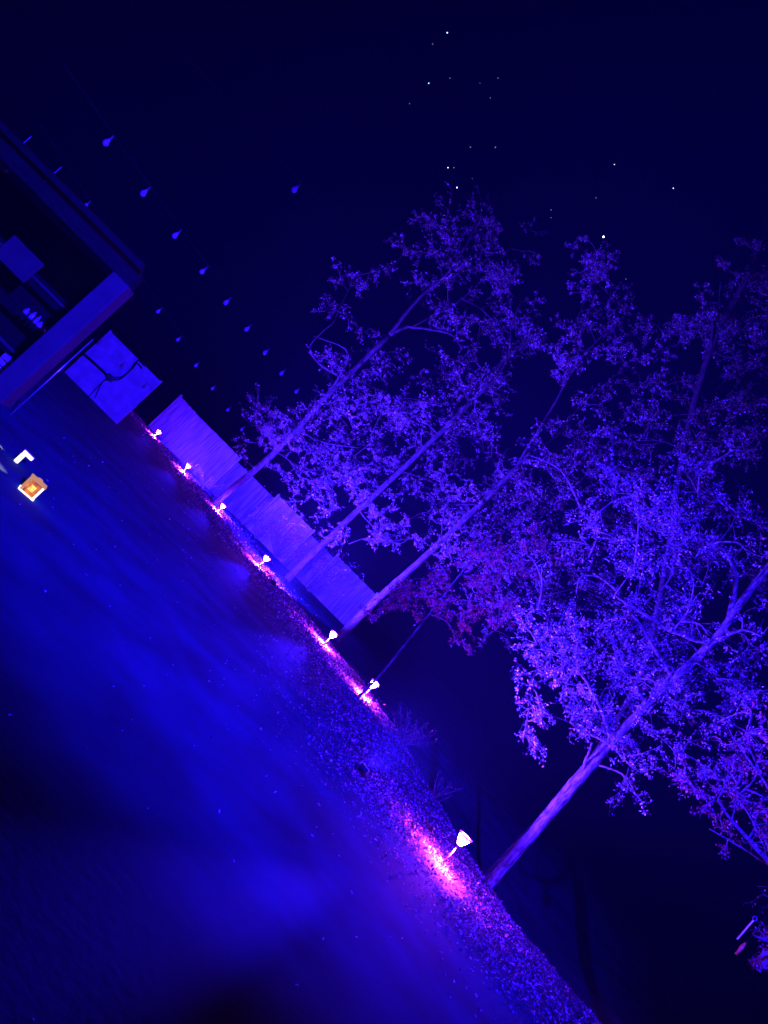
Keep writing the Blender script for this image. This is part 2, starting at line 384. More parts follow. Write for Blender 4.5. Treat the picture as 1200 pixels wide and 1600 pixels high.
# ------------------------------------------------------------------ trees
def smooth_path(pts, n):
    out = []
    for i in range(len(pts) - 1):
        p0 = pts[max(i - 1, 0)]; p1 = pts[i]; p2 = pts[i + 1]; p3 = pts[min(i + 2, len(pts) - 1)]
        for k in range(n):
            s = k / n
            out.append(0.5 * ((2 * p1) + (p2 - p0) * s + (2 * p0 - 5 * p1 + 4 * p2 - p3) * s * s + (3 * p1 - p0 - 3 * p2 + p3) * s ** 3))
    out.append(pts[-1]); return out
def tree(name, label, cat, Y, trunk, limbs, clumps, seed, leaf, lmat, bmat=BARK, per=150, base=None, group='trees behind the bank', flop=.9, copies=5, spread=.9):
    """trunk: [(px,py,radius)], limbs: lists of the same, clumps: [(px,py,rpx,depth offset,density)]"""
    r = random.Random(seed)
    tp = [P(x, y, Y) for x, y, _ in trunk]; tr = [q[2] for q in trunk]
    if base is not None: tp[0] = base
    b0 = Vector((tp[0].x, tp[0].y, gz(tp[0].x, tp[0].y)))
    tp.insert(0, b0 - Vector((0, 0, .15))); tr.insert(0, tr[0] * 1.25)
    root = empty(name, b0, label, cat, group)
    path = smooth_path(tp, 5); rr = list(np.interp(np.linspace(0, len(tp) - 1, len(path)), range(len(tp)), tr))
    path = [q + rvec(r) * rad * .1 if 0 < i < len(path) - 1 else q for i, (q, rad) in enumerate(zip(path, rr))]
    tm = MB(); tm.tube(path, rr, 10); tm.build('trunk', bmat, root, True)
    lb = MB(); nodes = [(q, rad) for q, rad in zip(path, rr)][len(path) // 5:]
    for L in limbs:
        dY = L[0]; q = [P(x, y, Y + dY * i / max(1, len(L) - 2)) for i, (x, y, _) in enumerate(L[1:])]
        rd = [w for _, _, w in L[1:]]
        near = min(nodes, key=lambda n_: (n_[0] - q[0]).length)
        if (near[0] - q[0]).length < .6: q[0] = near[0]
        pth = smooth_path(q, 5); r2 = list(np.interp(np.linspace(0, len(q) - 1, len(pth)), range(len(q)), rd))
        pth = [u + rvec(r) * w * .5 if i else u for i, (u, w) in enumerate(zip(pth, r2))]
        lb.tube(pth, r2, 7); nodes += list(zip(pth, r2))[2:]
    cm = MB(); tw = MB()
    clumps = clumps + [(x + r.gauss(0, spread) * q, y + r.gauss(0, spread) * q, q * r.uniform(.5, .9), d_ + r.uniform(-1, 1) * q / FPX * Y * 1.6, e_ * .8) for x, y, q, d_, e_ in clumps for _ in range(copies)]
    for (px, py, rp, dy, den) in clumps:
        c = P(px, py, Y + dy); R = rp / FPX * c.y
        near = min(nodes, key=lambda n_: (n_[0] - c).length + 0.5 * max(0, n_[0].z - c.z))
        s0 = near[0]; L = (c - s0).length
        mid = s0.lerp(c, .5) + Vector((0, 0, .12 * L)) + rvec(r) * .08 * L
        pth = smooth_path([s0, mid, c], 5); w0 = min(near[1] * .6, .012 + .010 * L)
        lb.tube(pth, list(np.linspace(w0, .006, len(pth))), 5); nodes += [(u, .03) for u in pth[2:]]
        starts = pth[4:]
        ntw = max(5, int(13 * den * (rp / 45) ** 1.6))
        for k in range(ntw):
            a = r.choice(starts); v = rvec(r); v.z = v.z * .75 + .12
            e = c + v * R * r.uniform(.55, 1.08)
            ctl = a.lerp(e, .5) + rvec(r) * R * .22
            tp_ = smooth_path([a, ctl, e], 4); wt = leaf * .075
            tw.tube(tp_, list(np.linspace(wt * 1.7, wt * .6, len(tp_))), 3, False)
            subs = [tp_]
            for _ in range(3):
                i = r.randrange(3, len(tp_)); bs = tp_[i]; ee = bs + (rvec(r) * .8 + (e - a).normalized() * .5) * R * r.uniform(.2, .45)
                st = [bs, bs.lerp(ee, .5) + rvec(r) * R * .04, ee]; tw.tube(st, [wt, wt * .7, wt * .5], 3, False); subs.append(st)
            nl = int(per / 5)
            for _ in range(nl):
                st = r.choice(subs); i = r.randrange(len(st) // 2, len(st)); i = max(i, 1); q = st[i - 1].lerp(st[i], r.random())
                q = q + rvec(r) * leaf * .8
                d = (rvec(r) + Vector((0, 0, -.35 * flop))).normalized()
                l_ = leaf * r.uniform(.6, 1.45)
                cm.leaf(q, d, rvec(r), l_, l_ * r.uniform(.4, .65))
    lb.build('limbs', bmat, root, True)
    tw.build('twigs', BARK, root)
    cm.build('crown', lmat, root)
    return root

# forked tree by the fence, its tall crown thinning out at the top
tree('forked_tree', 'tall forked tree at the fence, low leafy skirt and two spreading limbs on top', 'tree', 31,
     [(352, 772, .14), (430, 706, .125), (520, 610, .11), (608, 524, .095)],
     [[0, (606, 526, .09), (650, 470, .07), (700, 425, .05), (730, 380, .03), (745, 345, .015)],
      [1.5, (608, 524, .09), (660, 500, .07), (725, 465, .05), (790, 395, .03), (800, 375, .015)],
      [-1, (640, 505, .06), (700, 520, .04), (722, 545, .02)],
      [1, (690, 430, .04), (735, 420, .03), (780, 390, .015)],
      [2, (720, 465, .045), (760, 490, .03), (795, 540, .015)],
      [0, (540, 592, .07), (500, 570, .05), (485, 540, .03), (520, 505, .02)],
      [-1, (510, 620, .06), (545, 555, .04), (490, 525, .015)],
      [1, (470, 660, .06), (500, 690, .04), (560, 700, .02)]],
     [(445, 680, 46, 0, .9), (420, 700, 30, -1, .8), (480, 650, 46, 1, .9), (500, 720, 52, 0, .9), (470, 745, 40, -1, .8), (540, 690, 50, 1, .8), (520, 640, 42, -1, .8),
      (560, 740, 40, 0, .6), (520, 775, 34, 1, .5), (580, 690, 40, 2, .5), (600, 640, 40, 0, .45), (405, 665, 22, 0, .6),
      (690, 365, 34, 0, 1.0), (735, 355, 36, 0, 1.0), (775, 360, 28, 1, 1.0), (665, 395, 30, 0, .9), (710, 400, 40, -1, 1.0), (760, 405, 36, 1, .9), (795, 440, 32, 1, 1.0),
      (655, 440, 30, 0, .7), (700, 470, 34, -1, .6), (750, 510, 36, 1, .7), (780, 470, 32, 0, .8), (560, 430, 24, 0, .5), (545, 500, 34, 1, .5), (500, 560, 32, 0, .5),
      (590, 560, 36, 2, .4), (560, 610, 40, 1, .5)], 11, .062, LEAFMIX, BARKDARK, 150)
tree('straight_tree', 'straight bare-stemmed tree rising before the fence, small tufts along its lower trunk', 'tree', 31,
     [(482, 872, .135), (560, 797, .125), (640, 722, .11), (712, 652, .09), (760, 600, .07), (800, 545, .03)],
     [[0, (720, 645, .07), (775, 590, .05), (795, 550, .035), (800, 505, .02), (815, 470, .012)],
      [0, (792, 556, .03), (812, 540, .02), (850, 520, .01)],
      [-1, (560, 800, .035), (590, 830, .025), (620, 850, .015), (640, 840, .008)],
      [1, (625, 738, .03), (655, 745, .02), (690, 760, .01)],
      [-1, (600, 760, .03), (570, 765, .02), (555, 785, .01)],
      [1, (690, 672, .04), (650, 650, .03), (615, 645, .015)]],
     [(640, 655, 36, 0, .7), (615, 640, 24, -1, .6), (680, 630, 44, 1, .8), (725, 610, 44, 0, .9), (700, 690, 44, 2, .8), (745, 660, 46, 0, .9), (760, 590, 40, -1, .7), (660, 700, 40, 2, .7),
      (790, 560, 40, 1, .7), (805, 505, 30, 0, .7), (620, 850, 26, 0, .7), (570, 780, 22, 0, .6), (545, 850, 30, -1, .6), (590, 815, 26, 1, .5), (690, 745, 40, 0, .7), (650, 780, 36, 1, .6),
      (835, 510, 30, 1, .6), (700, 800, 38, 1, .6), (615, 730, 24, 1, .6)], 12, .058, LEAFMIX, BARKDARK, 150)
tree('leaning_tree', 'stout dark tree behind the fence end, its tall slim leaders reaching high above the crowns', 'tree', 27,
     [(592, 935, .14), (640, 893, .135), (720, 818, .12), (795, 745, .10), (830, 705, .08)],
     [[0, (800, 742, .07), (850, 660, .05), (895, 580, .04), (930, 535, .025), (968, 505, .012)],
      [1.5, (815, 722, .06), (870, 680, .045), (920, 620, .035), (980, 575, .02), (1035, 545, .01)],
      [1, (818, 726, .04), (870, 705, .03), (930, 655, .015)],
      [-1, (895, 578, .02), (905, 550, .015), (908, 515, .01)],
      [-1, (760, 780, .05), (700, 790, .035), (690, 835, .015)]],
     [(730, 830, 40, 0, .9), (700, 850, 34, -1, .9), (770, 800, 46, 1, .9), (760, 860, 44, 0, .9), (800, 840, 44, 1, .9), (815, 770, 46, 0, .9), (850, 800, 48, 1, .8), (860, 735, 48, -1, .8), (900, 760, 48, 1, .8),
      (930, 700, 46, 0, .7), (880, 680, 40, 1, .6), (945, 640, 40, 0, .5), (900, 505, 28, 0, 1.0), (905, 550, 22, -1, .7), (885, 530, 20, 0, .8), (880, 570, 18, 0, .8),
      (925, 410, 22, 0, 1.0), (905, 435, 22, 1, .8), (955, 465, 26, 1, .9), (940, 430, 20, 0, .8), (965, 555, 34, 1, .7), (1000, 530, 30, 1, .8), (985, 600, 38, 1, .6), (1020, 560, 24, 1, .6), (820, 890, 40, 0, .7), (850, 860, 46, 0, .7), (800, 930, 44, 1, .7), (860, 930, 50, 1, .6), (900, 880, 50, 0, .7), (780, 980, 30, 1, .5), (740, 900, 40, 0, .7), (960, 820, 50, 1, .6), (930, 930, 50, 1, .6)],
     13, .056, LEAFMIX, BARKDARK, 150)
tree('sapling', 'thin pole-like sapling leaning beside the lamps, one rusty leafy branch at its waist', 'tree', 17.5,
     [(598, 1050, .028), (650, 985, .026), (700, 922, .024), (745, 862, .02), (775, 815, .012)],
     [[-.3, (683, 943, .014), (660, 925, .01), (625, 925, .006)], [.3, (700, 922, .012), (690, 905, .008), (650, 905, .005)]],
     [(650, 930, 28, -.3, 1.5), (620, 935, 24, 0, 1.4), (675, 915, 26, .3, 1.3), (600, 945, 14, 0, 1.2), (690, 955, 22, 0, .8), (745, 920, 26, .5, .7), (720, 880, 26, 0, .8), (765, 850, 24, 0, .8), (760, 910, 34, .5, .8), (790, 960, 30, .6, .7), (720, 970, 26, .4, .6), (810, 880, 34, .6, .7)], 14, .05, LEAFRED, BARK, 120)
tree('bright_tree', 'nearest tree on the bank, slim pink-lit trunk leaning into a wide dense crown', 'tree', 11.6,
     [(772, 1372, .085), (830, 1305, .082), (880, 1245, .095), (925, 1192, .085), (1010, 1100, .065), (1110, 1005, .06), (1170, 925, .058), (1225, 855, .05)],
     [[-.2, (908, 1212, .03), (916, 1185, .022), (925, 1160, .012)],
      [-.6, (1100, 1012, .05), (1050, 985, .035), (1000, 955, .022), (960, 930, .012)],
      [.6, (1140, 965, .05), (1150, 900, .035), (1120, 850, .025), (1060, 850, .016), (1000, 860, .008)],
      [.3, (1138, 870, .03), (1090, 840, .02), (1030, 835, .01)],
      [-.4, (1110, 1005, .03), (1160, 985, .02), (1190, 995, .01)],
      [-1, (960, 1150, .035), (930, 1090, .025), (895, 1040, .016), (850, 1015, .008)],
      [-.5, (1010, 1100, .03), (985, 1060, .02), (965, 1030, .012), (955, 990, .007)],
      [.6, (1060, 1050, .03), (960, 920, .02), (910, 900, .012), (900, 930, .006)]],
     [(900, 1010, 56, 0, .9), (850, 1015, 44, -.4, .9), (815, 1010, 26, 0, .8), (950, 1000, 58, .5, .9), (1000, 1060, 62, -.3, .9), (950, 1070, 54, .3, .9), (900, 1070, 44, 0, .7), (1050, 1000, 58, .5, .6), (1010, 940, 60, 0, .7),
      (940, 920, 56, .6, .7), (1080, 940, 56, -.4, .6), (1000, 870, 60, .3, .8), (1060, 830, 60, -.2, .9), (1110, 870, 60, .5, .7), (1150, 800, 60, 0, .6), (1090, 770, 56, .4, .6), (1010, 790, 56, .8, .7),
      (1000, 1130, 50, 0, .8), (950, 1130, 44, 0, .8), (1060, 1110, 56, .3, .7), (1120, 1060, 58, 0, .7), (1170, 1010, 54, 0, .6), (1180, 900, 54, .4, .7), (1140, 1130, 50, .2, .6), (845, 1115, 24, -.3, .8), (1050, 1170, 40, 0, .6),
      (920, 850, 50, .8, .7), (960, 770, 50, 1, .7), (1170, 1080, 50, -.2, .6)], 15, .036, LEAFMIX, BARK, 100, copies=6, spread=1.15)
tree('high_crowned_tree', 'tall tree whose pale leader cuts the sky above every other crown', 'tree', 16.5,
     [(838, 1285, .06), (925, 1185, .06), (1005, 1040, .06), (1045, 850, .06), (1070, 690, .06), (1110, 545, .07), (1150, 465, .065), (1185, 395, .045), (1215, 330, .03)],
     [[-.4, (1118, 530, .035), (1122, 490, .02), (1126, 440, .012)], [-.8, (1112, 540, .03), (1112, 500, .02), (1095, 480, .01)],
      [.5, (1110, 545, .035), (1150, 560, .025), (1190, 530, .012)], [.3, (1165, 435, .03), (1178, 440, .02), (1195, 425, .01)]],
     [(1080, 505, 28, 0, 1.0), (1068, 520, 16, 0, 1.0), (1105, 470, 26, -.4, .8), (1130, 500, 32, .3, .9), (1165, 490, 36, .5, .8), (1130, 545, 40, 0, .8), (1180, 540, 40, 0, .8), (1100, 555, 30, .4, .7), (1185, 430, 30, .3, .9), (1180, 385, 16, 0, .9),
      (1128, 412, 7, 0, 1.5), (1150, 590, 44, .5, .6), (1180, 640, 44, 0, .6), (1110, 640, 46, .3, .5), (1060, 620, 40, .6, .5), (1150, 700, 48, 0, .7), (1060, 700, 46, 0, .6), (1100, 760, 44, -.3, .6), (980, 690, 44, .5, .7), (1000, 740, 44, 0, .7)],
     16, .05, LEAFMIX, BARKDARK, 110, copies=4, spread=1.1)
tree('rusty_tree', 'rust-leaved tree at the right edge, long pink limbs reaching in over the dark hollow', 'tree', 9.2,
     [(1330, 1490, .13), (1390, 1420, .12), (1450, 1350, .10), (1500, 1290, .06)],
     [[-.3, (1385, 1425, .06), (1270, 1400, .05), (1205, 1350, .035), (1150, 1290, .02), (1122, 1250, .01)],
      [.2, (1205, 1352, .02), (1160, 1325, .012), (1108, 1295, .006)],
      [.4, (1280, 1402, .03), (1240, 1300, .025), (1190, 1215, .016), (1150, 1160, .008)],
      [-.5, (1340, 1470, .05), (1290, 1480, .04), (1230, 1480, .03), (1180, 1462, .012)]],
     [(1150, 1245, 36, 0, 1.0), (1120, 1240, 26, .3, .9), (1185, 1200, 40, -.3, 1.0), (1180, 1290, 36, 0, 1.0), (1130, 1295, 24, .2, .7), (1090, 1240, 22, 0, .7), (1060, 1215, 24, .3, .5), (1220, 1260, 50, 0, .9), (1240, 1340, 50, .3, .8), (1150, 1160, 40, .4, .8), (1200, 1140, 40, 0, .8),
      (1192, 1490, 20, 0, 1.8), (1210, 1470, 22, -.2, 1.8), (1175, 1510, 10, 0, 1.2)], 17, .034, LEAFRED, BARK, 45, copies=3)

# ------------------------------------------------------------------ low shrubs and saplings along the bank
def shrub(px, py, Y, R, label, seed, n=26, leaf=.06, lm_=LEAF):
    r = random.Random(seed); p = P(px, py, Y); p.z = gz(p.x, p.y)
    root = empty('shrub', p, label, 'shrub', 'low shrubs along the bank'); st = MB(); fo = MB()
    for _ in range(n):
        v = Vector((r.gauss(0, .55), r.gauss(0, .55), r.uniform(.5, 1.3))) * R
        mid = p + v * .5 + rvec(r) * R * .12; e = p + v
        st.tube([p + rvec(r) * .03, mid, e], [.008, .006, .003], 4, False)
        for _ in range(16):
            q = mid.lerp(e, r.random()) + rvec(r) * R * .1; l_ = leaf * r.uniform(.5, 1.2); fo.leaf(q, rvec(r), rvec(r), l_, l_ * .55)
    st.build('stems', BARK, root); fo.build('foliage', lm_, root)
shrub(312, 758, 33.5, .8, 'sparse low shrub before the long pale fence panel, near the second farthest lamp', 31, 22)
shrub(640, 1155, 16.5, .42, 'wiry shrub on the crest of the bank beyond the nearer floodlight', 32, 16, .035, LEAFDARK)
shrub(690, 1232, 13.2, .4, 'small straggly shrub on the crest between the nearer floodlight and nearest lamp', 33, 12, .03, LEAFDARK)
shrub(700, 1085, 17.5, .6, 'dark low bush in the hollow behind the bend of the bank', 34, 24, .05, LEAFDARK)
shrub(462, 838, 36.6, 2.0, 'leafy shrub covering the foot and corner of the violet slatted fence panel', 35, 70, .09, LEAFRED)
shrub(512, 893, 36.2, 2.0, 'shaggy shrub spread over the fence between the slatted and plain panels', 36, 70, .09, LEAFMIX)
shrub(425, 815, 36.0, .9, 'thin bush standing by the pale pole at the fence', 37, 40, .08, LEAFMIX)

# ------------------------------------------------------------------ fence
FY = 38.0
def fx(px, py): return P(px, py, FY).x
fence = empty('fence', Vector((fx(275, 625), FY, gz(fx(275, 625), FY))), 'long pale board fence running behind the violet lamps and the tree trunks', 'fence')
X0, X1 = fx(252, 648), fx(562, 955)
cuts = [X0, fx(388, 730) - .6, fx(410, 788) + .25, fx(470, 850), fx(505, 890), X1]
hts = [2.28, 2.05, 2.3, 2.05, 2.25]
for i in range(5):
    a, b2 = cuts[i] + .06, cuts[i + 1] - .06; h = hts[i]; pn = MB(); w = .145 if i != 2 else .075
    n = max(1, int((b2 - a) / w)); rr = random.Random(50 + i); w = (b2 - a) / n
    for k in range(n):
        z0 = gz(a + k * w, FY) - .05; hh = h + rr.uniform(-.012, .012)
        pn.box((a + (k + .5) * w, FY + rr.uniform(-.004, .004), z0 + hh / 2), (w - .008, .024, hh))
    for z in (.4, 1.75): pn.box(((a + b2) / 2, FY + .05, gz((a + b2) / 2, FY) + z), (b2 - a, .05, .09))
    pn.build('fence_panel', WOODSHADED if i in (1, 3, 4) else WOOD, fence)  # shadow on some panels is painted in as a darker wood
for x in cuts:
    ps = MB(); z0 = gz(x, FY); ps.box((x, FY, z0 + 1.15), (.1, .1, 2.36)); ps.build('fence_post', WOOD, fence, bevel=.012)
pole = MB(); q0 = P(375, 820, 36.6); q0.z = gz(q0.x, q0.y) - .1; q1 = P(428, 778, 36.6)
pole.tube([q0, q0.lerp(q1, .5) + Vector((.03, 0, 0)), q1], [.05, .045, .04], 8)
tag(pole.build('garden_pole', BARKPALE, None, True), 'thin pale pole standing upright in front of the fence, left of the slatted panel', 'pole')

# screen panel at the left with a hose looped over it
SY = 26.0
c0, c1 = P(195, 540, SY), P(248, 598, SY); xl, xr = P(150, 575, SY).x - .55, c1.x
zt = c0.z; zb = gz((xl + xr) / 2, SY)
scr = empty('screen_panel', Vector(((xl + xr) / 2, SY, zb)), 'pale square board screen standing alone left of the fence, black hose looped over it', 'screen')
pn = MB(); n = 6; w = (xr - xl) / n
for k in range(n): pn.box((xl + (k + .5) * w, SY, (zt + zb) / 2), (w - .004, .03, zt - zb))
pn.build('boards', PAINT, scr)
for x in (xl - .03, xr + .03): pe = MB(); pe.box((x, SY, (zt + zb) / 2 + .01), (.055, .07, zt - zb + .06)); pe.build('side_post', PAINT, scr)
ho = MB()
for off in (0, .12):
    q = [P(x, y, SY - .07) + Vector((0, 0, -off)) for x, y in ((226, 572), (216, 563), (208, 574), (192, 588), (178, 590), (170, 590))]
    ho.tube(smooth_path(q, 6), .026, 8)
for px, py in ((138, 620), (148, 622)):
    q = [P(170, 590, SY - .07), P(160, 597, SY - .07), P(px, py, SY - .07)]; ho.tube(smooth_path(q, 5), .018, 8)
q = [P(172, 591, SY - .08), P(150, 570, SY - .08), P(128, 551, SY - .08)]; ho.tube(smooth_path(q, 5), .045, 8)
tag(ho.build('hose', CABLE, None, True), 'thick black hose looped across the pale square screen', 'hose')
jb = MB(); jb.box(P(172, 590, SY - .12), (.26, .14, .2)); tag(jb.build('junction_box', BLACK, None, bevel=.02), 'small black box where the hose crosses on the pale screen', 'box')

# ------------------------------------------------------------------ open bar hut at the far left
HY = 11.0
pb = P(22, 612, HY); X_POST = -5.05
hut = empty('bar_hut', Vector((-7.6, 13, gz(-7.6, 13))), 'open-fronted hut at the left edge with a broad pale corner post', 'hut')
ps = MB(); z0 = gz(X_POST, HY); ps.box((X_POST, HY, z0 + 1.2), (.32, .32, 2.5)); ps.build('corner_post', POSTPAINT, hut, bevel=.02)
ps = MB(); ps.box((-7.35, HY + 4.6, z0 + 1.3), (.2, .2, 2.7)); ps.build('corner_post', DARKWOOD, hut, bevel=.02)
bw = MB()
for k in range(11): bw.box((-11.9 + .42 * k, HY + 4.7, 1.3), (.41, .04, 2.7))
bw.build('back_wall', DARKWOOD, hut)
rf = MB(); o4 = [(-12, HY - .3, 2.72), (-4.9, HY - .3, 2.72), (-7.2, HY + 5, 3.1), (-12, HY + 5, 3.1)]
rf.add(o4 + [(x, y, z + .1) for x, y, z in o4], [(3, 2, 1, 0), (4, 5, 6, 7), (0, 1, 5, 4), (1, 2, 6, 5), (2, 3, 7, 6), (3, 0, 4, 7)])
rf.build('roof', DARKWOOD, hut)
fb = MB(); fb.box((-8.3, HY - .02, 2.56), (6.8, .14, .22)); fb.build('front_beam', DARKWOOD, hut)
sg = MB(); sg.box(P(30, 405, 13.6), (.75, .05, .5)); tag(sg.build('hanging_sign', POSTPAINT, None, bevel=.01), 'blank pale board hung high inside the open hut', 'board')
BY = 14.3
sh = empty('bottle_shelf', Vector((P(75, 505, BY).x, BY, gz(-7, BY))), 'tall open shelf unit inside the hut, behind the corner post', 'shelf')
xa, xb = -9.3, P(127, 510, BY).x
for px, py, dk in ((100, 480, POSTPAINT), (70, 524, DARKWOOD), (25, 552, POSTPAINT)):
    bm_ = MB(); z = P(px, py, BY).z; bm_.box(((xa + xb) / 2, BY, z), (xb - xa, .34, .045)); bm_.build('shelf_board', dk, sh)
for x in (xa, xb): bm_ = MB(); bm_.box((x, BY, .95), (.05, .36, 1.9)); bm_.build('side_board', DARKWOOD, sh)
zs = P(70, 524, BY).z + .0235
bot = [('squat jar on the middle shelf of the hut, leftmost of the row', 45, .05, .13), ('round-shouldered bottle on the middle shelf, second of the row', 52, .045, .17),
       ('slim bottle on the middle shelf, third of the row', 58, .035, .18), ('short jar on the middle shelf, fourth of the row', 63, .05, .12), ('tin on the middle shelf, standing apart at the right of the row', 69, .045, .11)]
for i, (lab, px, rr, hh) in enumerate(bot):
    x = P(px, 488 + (px - 45) * 1.25, BY).x; bm_ = MB(); bm_.lathe((x, BY - .08, zs), [(rr * .9, 0), (rr, .01), (rr, hh * .62), (rr * .45, hh * .8), (rr * .42, hh)], 14)
    tag(bm_.build('bottle', GLASS, None, True), lab, 'bottle', 'bottles on the hut shelf')
cr = empty('crate', P(20, 583, 12.6), 'pale wooden crate on the floor of the hut', 'crate'); cp = P(20, 583, 12.6); cp.z = gz(cp.x, cp.y) + .2; cr.location = cp - Vector((0, 0, .2))
for k in range(4): bm_ = MB(); bm_.box(cp + Vector((0, -.2, -.15 + .1 * k)), (.46, .02, .08)); bm_.build('slat', PAINT, cr)
bm_ = MB()
for sx in (-1, 1): bm_.box(cp + Vector((sx * .215, 0, 0)), (.02, .376, .4))
bm_.box(cp + Vector((0, .199, 0)), (.45, .02, .4)); bm_.box(cp + Vector((0, 0, -.19)), (.40, .37, .02)); bm_.build('crate_body', PAINT, cr)
cb = MB(); c_ = P(91, 525, 13.2); cb.box(c_, (.07, .05, .24)); cb.box((c_.x, c_.y, c_.z - .131), (.09, .07, .02)); tag(cb.build('upright_canister', PAINT, None, bevel=.012), 'upright pale canister near the hut corner post', 'canister')
bm_ = MB(); bm_.box((c_.x, 13.2, (c_.z - .143) / 2), (.35, .35, c_.z - .143)); tag(bm_.build('pedestal', DARKWOOD, None, bevel=.01), 'dark pedestal in the hut under the pale canister', 'pedestal')
for i, (a, b2, lab) in enumerate((((53, 277), (78, 298), 'pale tube batten under the hut roof, nearer the open side'), ((-12, 244), (13, 266), 'pale tube batten under the hut roof, at the left edge'))):
    p, q = P(*a, 12.4), P(*b2, 12.4); q.z = p.z
    rt = empty('batten_lamp', (p + q) / 2, lab, 'tube lamp', 'unlit tube lamps in the hut')
    bm_ = MB(); bm_.box((p + q) / 2, ((q - p).length, .07, .05)); bm_.build('housing', PAINT, rt, bevel=.01)
    bm_ = MB(); bm_.tube([p + Vector((.02, 0, -.04)), q + Vector((-.02, 0, -.04))], .015, 8); bm_.build('tube', GLASS, rt)
    bm_ = MB(); bm_.tube([(p + q) / 2 + Vector((0, 0, .025)), Vector(((p + q).x / 2, 12.4, 3.18))], .008, 6); bm_.build('hanger', STEEL, rt)
mp = MB(); p, q = P(48, 617, 10.75), P(147, 531, 10.75); p.z = gz(p.x, p.y); q.x = p.x = (p.x + q.x) / 2 + .0
mp.tube([p, q], .011, 8); tag(mp.build('metal_rod', STEEL, None, True), 'thin shiny metal rod standing against the hut corner post', 'rod')

# ------------------------------------------------------------------ festoon strings of unlit bulbs
def festoon(a, b2, n, label, t0=0.0, t1=1.0, size=1.0, sag=.12):
    rt = empty('festoon_string', a, label, 'string lights', 'festoon strings over the lawn')
    def at_(s): q = a.lerp(b2, s); q.z -= sag * 4 * s * (1 - s); return q
    cb = MB(); cb.tube([at_(k / 24) for k in range(25)], .006, 6); cb.build('cable', CABLE, rt)
    for k in range(n):
        s = t0 + (t1 - t0) * k / max(1, n - 1); c = at_(s)
        so = MB(); so.lathe(c + Vector((0, 0, -.075 * size)), [(.016 * size, 0), (.018 * size, .04 * size), (.01 * size, .075 * size)], 10); s_ = so.build('socket', BLACK, rt)
        bl = MB(); bl.lathe(c + Vector((0, 0, -.205 * size)), [(.006 * size, 0), (.03 * size, .012 * size), (.044 * size, .04 * size), (.042 * size, .065 * size), (.026 * size, .1 * size), (.015 * size, .128 * size)], 12)
        bl.build('bulb', GLASS, rt, True)
festoon(P(98, 98, 8.6), P(480, 618, 17.5), 9, 'longer string of unlit drop-shaped bulbs, the upper of two parallel strings', .12, .95, .95, .05)
festoon(P(60, 190, 11.0), P(430, 730, 20.0), 9, 'shorter string of small unlit bulbs running below the longer string', .14, .8, .8, .05)
festoon(P(250, 40, 11.0), P(640, 470, 26.0), 1, 'high single-bulb wire running up into the forked tree', .36, .36, 1.5, .02)

# ------------------------------------------------------------------ warm lantern and bollard light on the lawn, left edge
AMB = emis('amber_glow', (1.0, .20, .004), .9); AMBH = emis('flame_glow', (1.0, .52, .03), 1.6); AMB.node_tree.nodes['Principled BSDF'].inputs['Base Color'].default_value = AMBH.node_tree.nodes['Principled BSDF'].inputs['Base Color'].default_value = (.2, .08, .004, 1); RIMLIT = emis('rim_painted_lit', (1.0, .86, .58), 2.0); RIMDIM = emis('rim_painted_dim', (.9, .42, .22), .6)
for M_ in (AMB, AMBH):
    t_ = M_.node_tree; n_ = t_.nodes.new('ShaderNodeTexNoise'); n_.inputs['Scale'].default_value = 22; tc_ = t_.nodes.new('ShaderNodeTexCoord'); t_.links.new(tc_.outputs['Object'], n_.inputs['Vector'])
    r_ = t_.nodes.new('ShaderNodeValToRGB'); r_.color_ramp.elements[0].position = .36; r_.color_ramp.elements[1].position = .62
    r_.color_ramp.elements[0].color = (.35, .02, 0, 1) if M_ is AMB else (1, .22, .005, 1); r_.color_ramp.elements[1].color = (1, .30, .012, 1) if M_ is AMB else (1, .7, .12, 1)
    t_.links.new(n_.outputs['Fac'], r_.inputs[0]); t_.links.new(r_.outputs[0], t_.nodes['Principled BSDF'].inputs['Emission Color'])
for M_ in (AMB, AMBH, RIMLIT, RIMDIM):
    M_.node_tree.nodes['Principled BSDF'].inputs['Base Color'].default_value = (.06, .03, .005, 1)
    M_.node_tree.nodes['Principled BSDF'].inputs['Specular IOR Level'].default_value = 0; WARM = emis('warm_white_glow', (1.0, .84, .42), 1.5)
lp = G(41, 771); lp = on(lp); rot = Matrix.Rotation(math.atan2(-lp.x, lp.y) + .06, 3, 'Z'); sc = lp.y / FPX
Wd = 26 * sc; Hh = 27 * sc
lan = empty('square_lantern', lp, 'square white-framed lantern glowing amber on the lawn at the left edge', 'lantern')
for sx in (-1, 1):
    for sy in (-1, 1):
        fr = MB(); fr.box(lp + rot @ Vector((sx * Wd * .44, sy * Wd * .44, Hh * .5)), (Wd * .12, Wd * .12, Hh * .84), rot); fr.build('corner_bar', RIMLIT if sx > 0 else RIMDIM, lan)  # frame glows to paint the lantern's light on it, brighter at right and base
for nm, z, h_, s_ in (('base', .04, .075, 1.08), ('lid', .955, .075, 1.08)):
    bx = MB(); bx.box(lp + Vector((0, 0, Hh * z)), (Wd * s_, Wd * s_, Hh * h_), rot)
    if nm == 'lid': bx.lathe(lp + Vector((0, 0, Hh * .9935)), [(Wd * .36, 0), (Wd * .2, Hh * .12), (Wd * .05, Hh * .16)], 4, rot @ Matrix.Rotation(math.pi / 4, 3, 'Z'))
    bx.build(nm, RIMLIT if nm == 'base' else RIMDIM, lan)
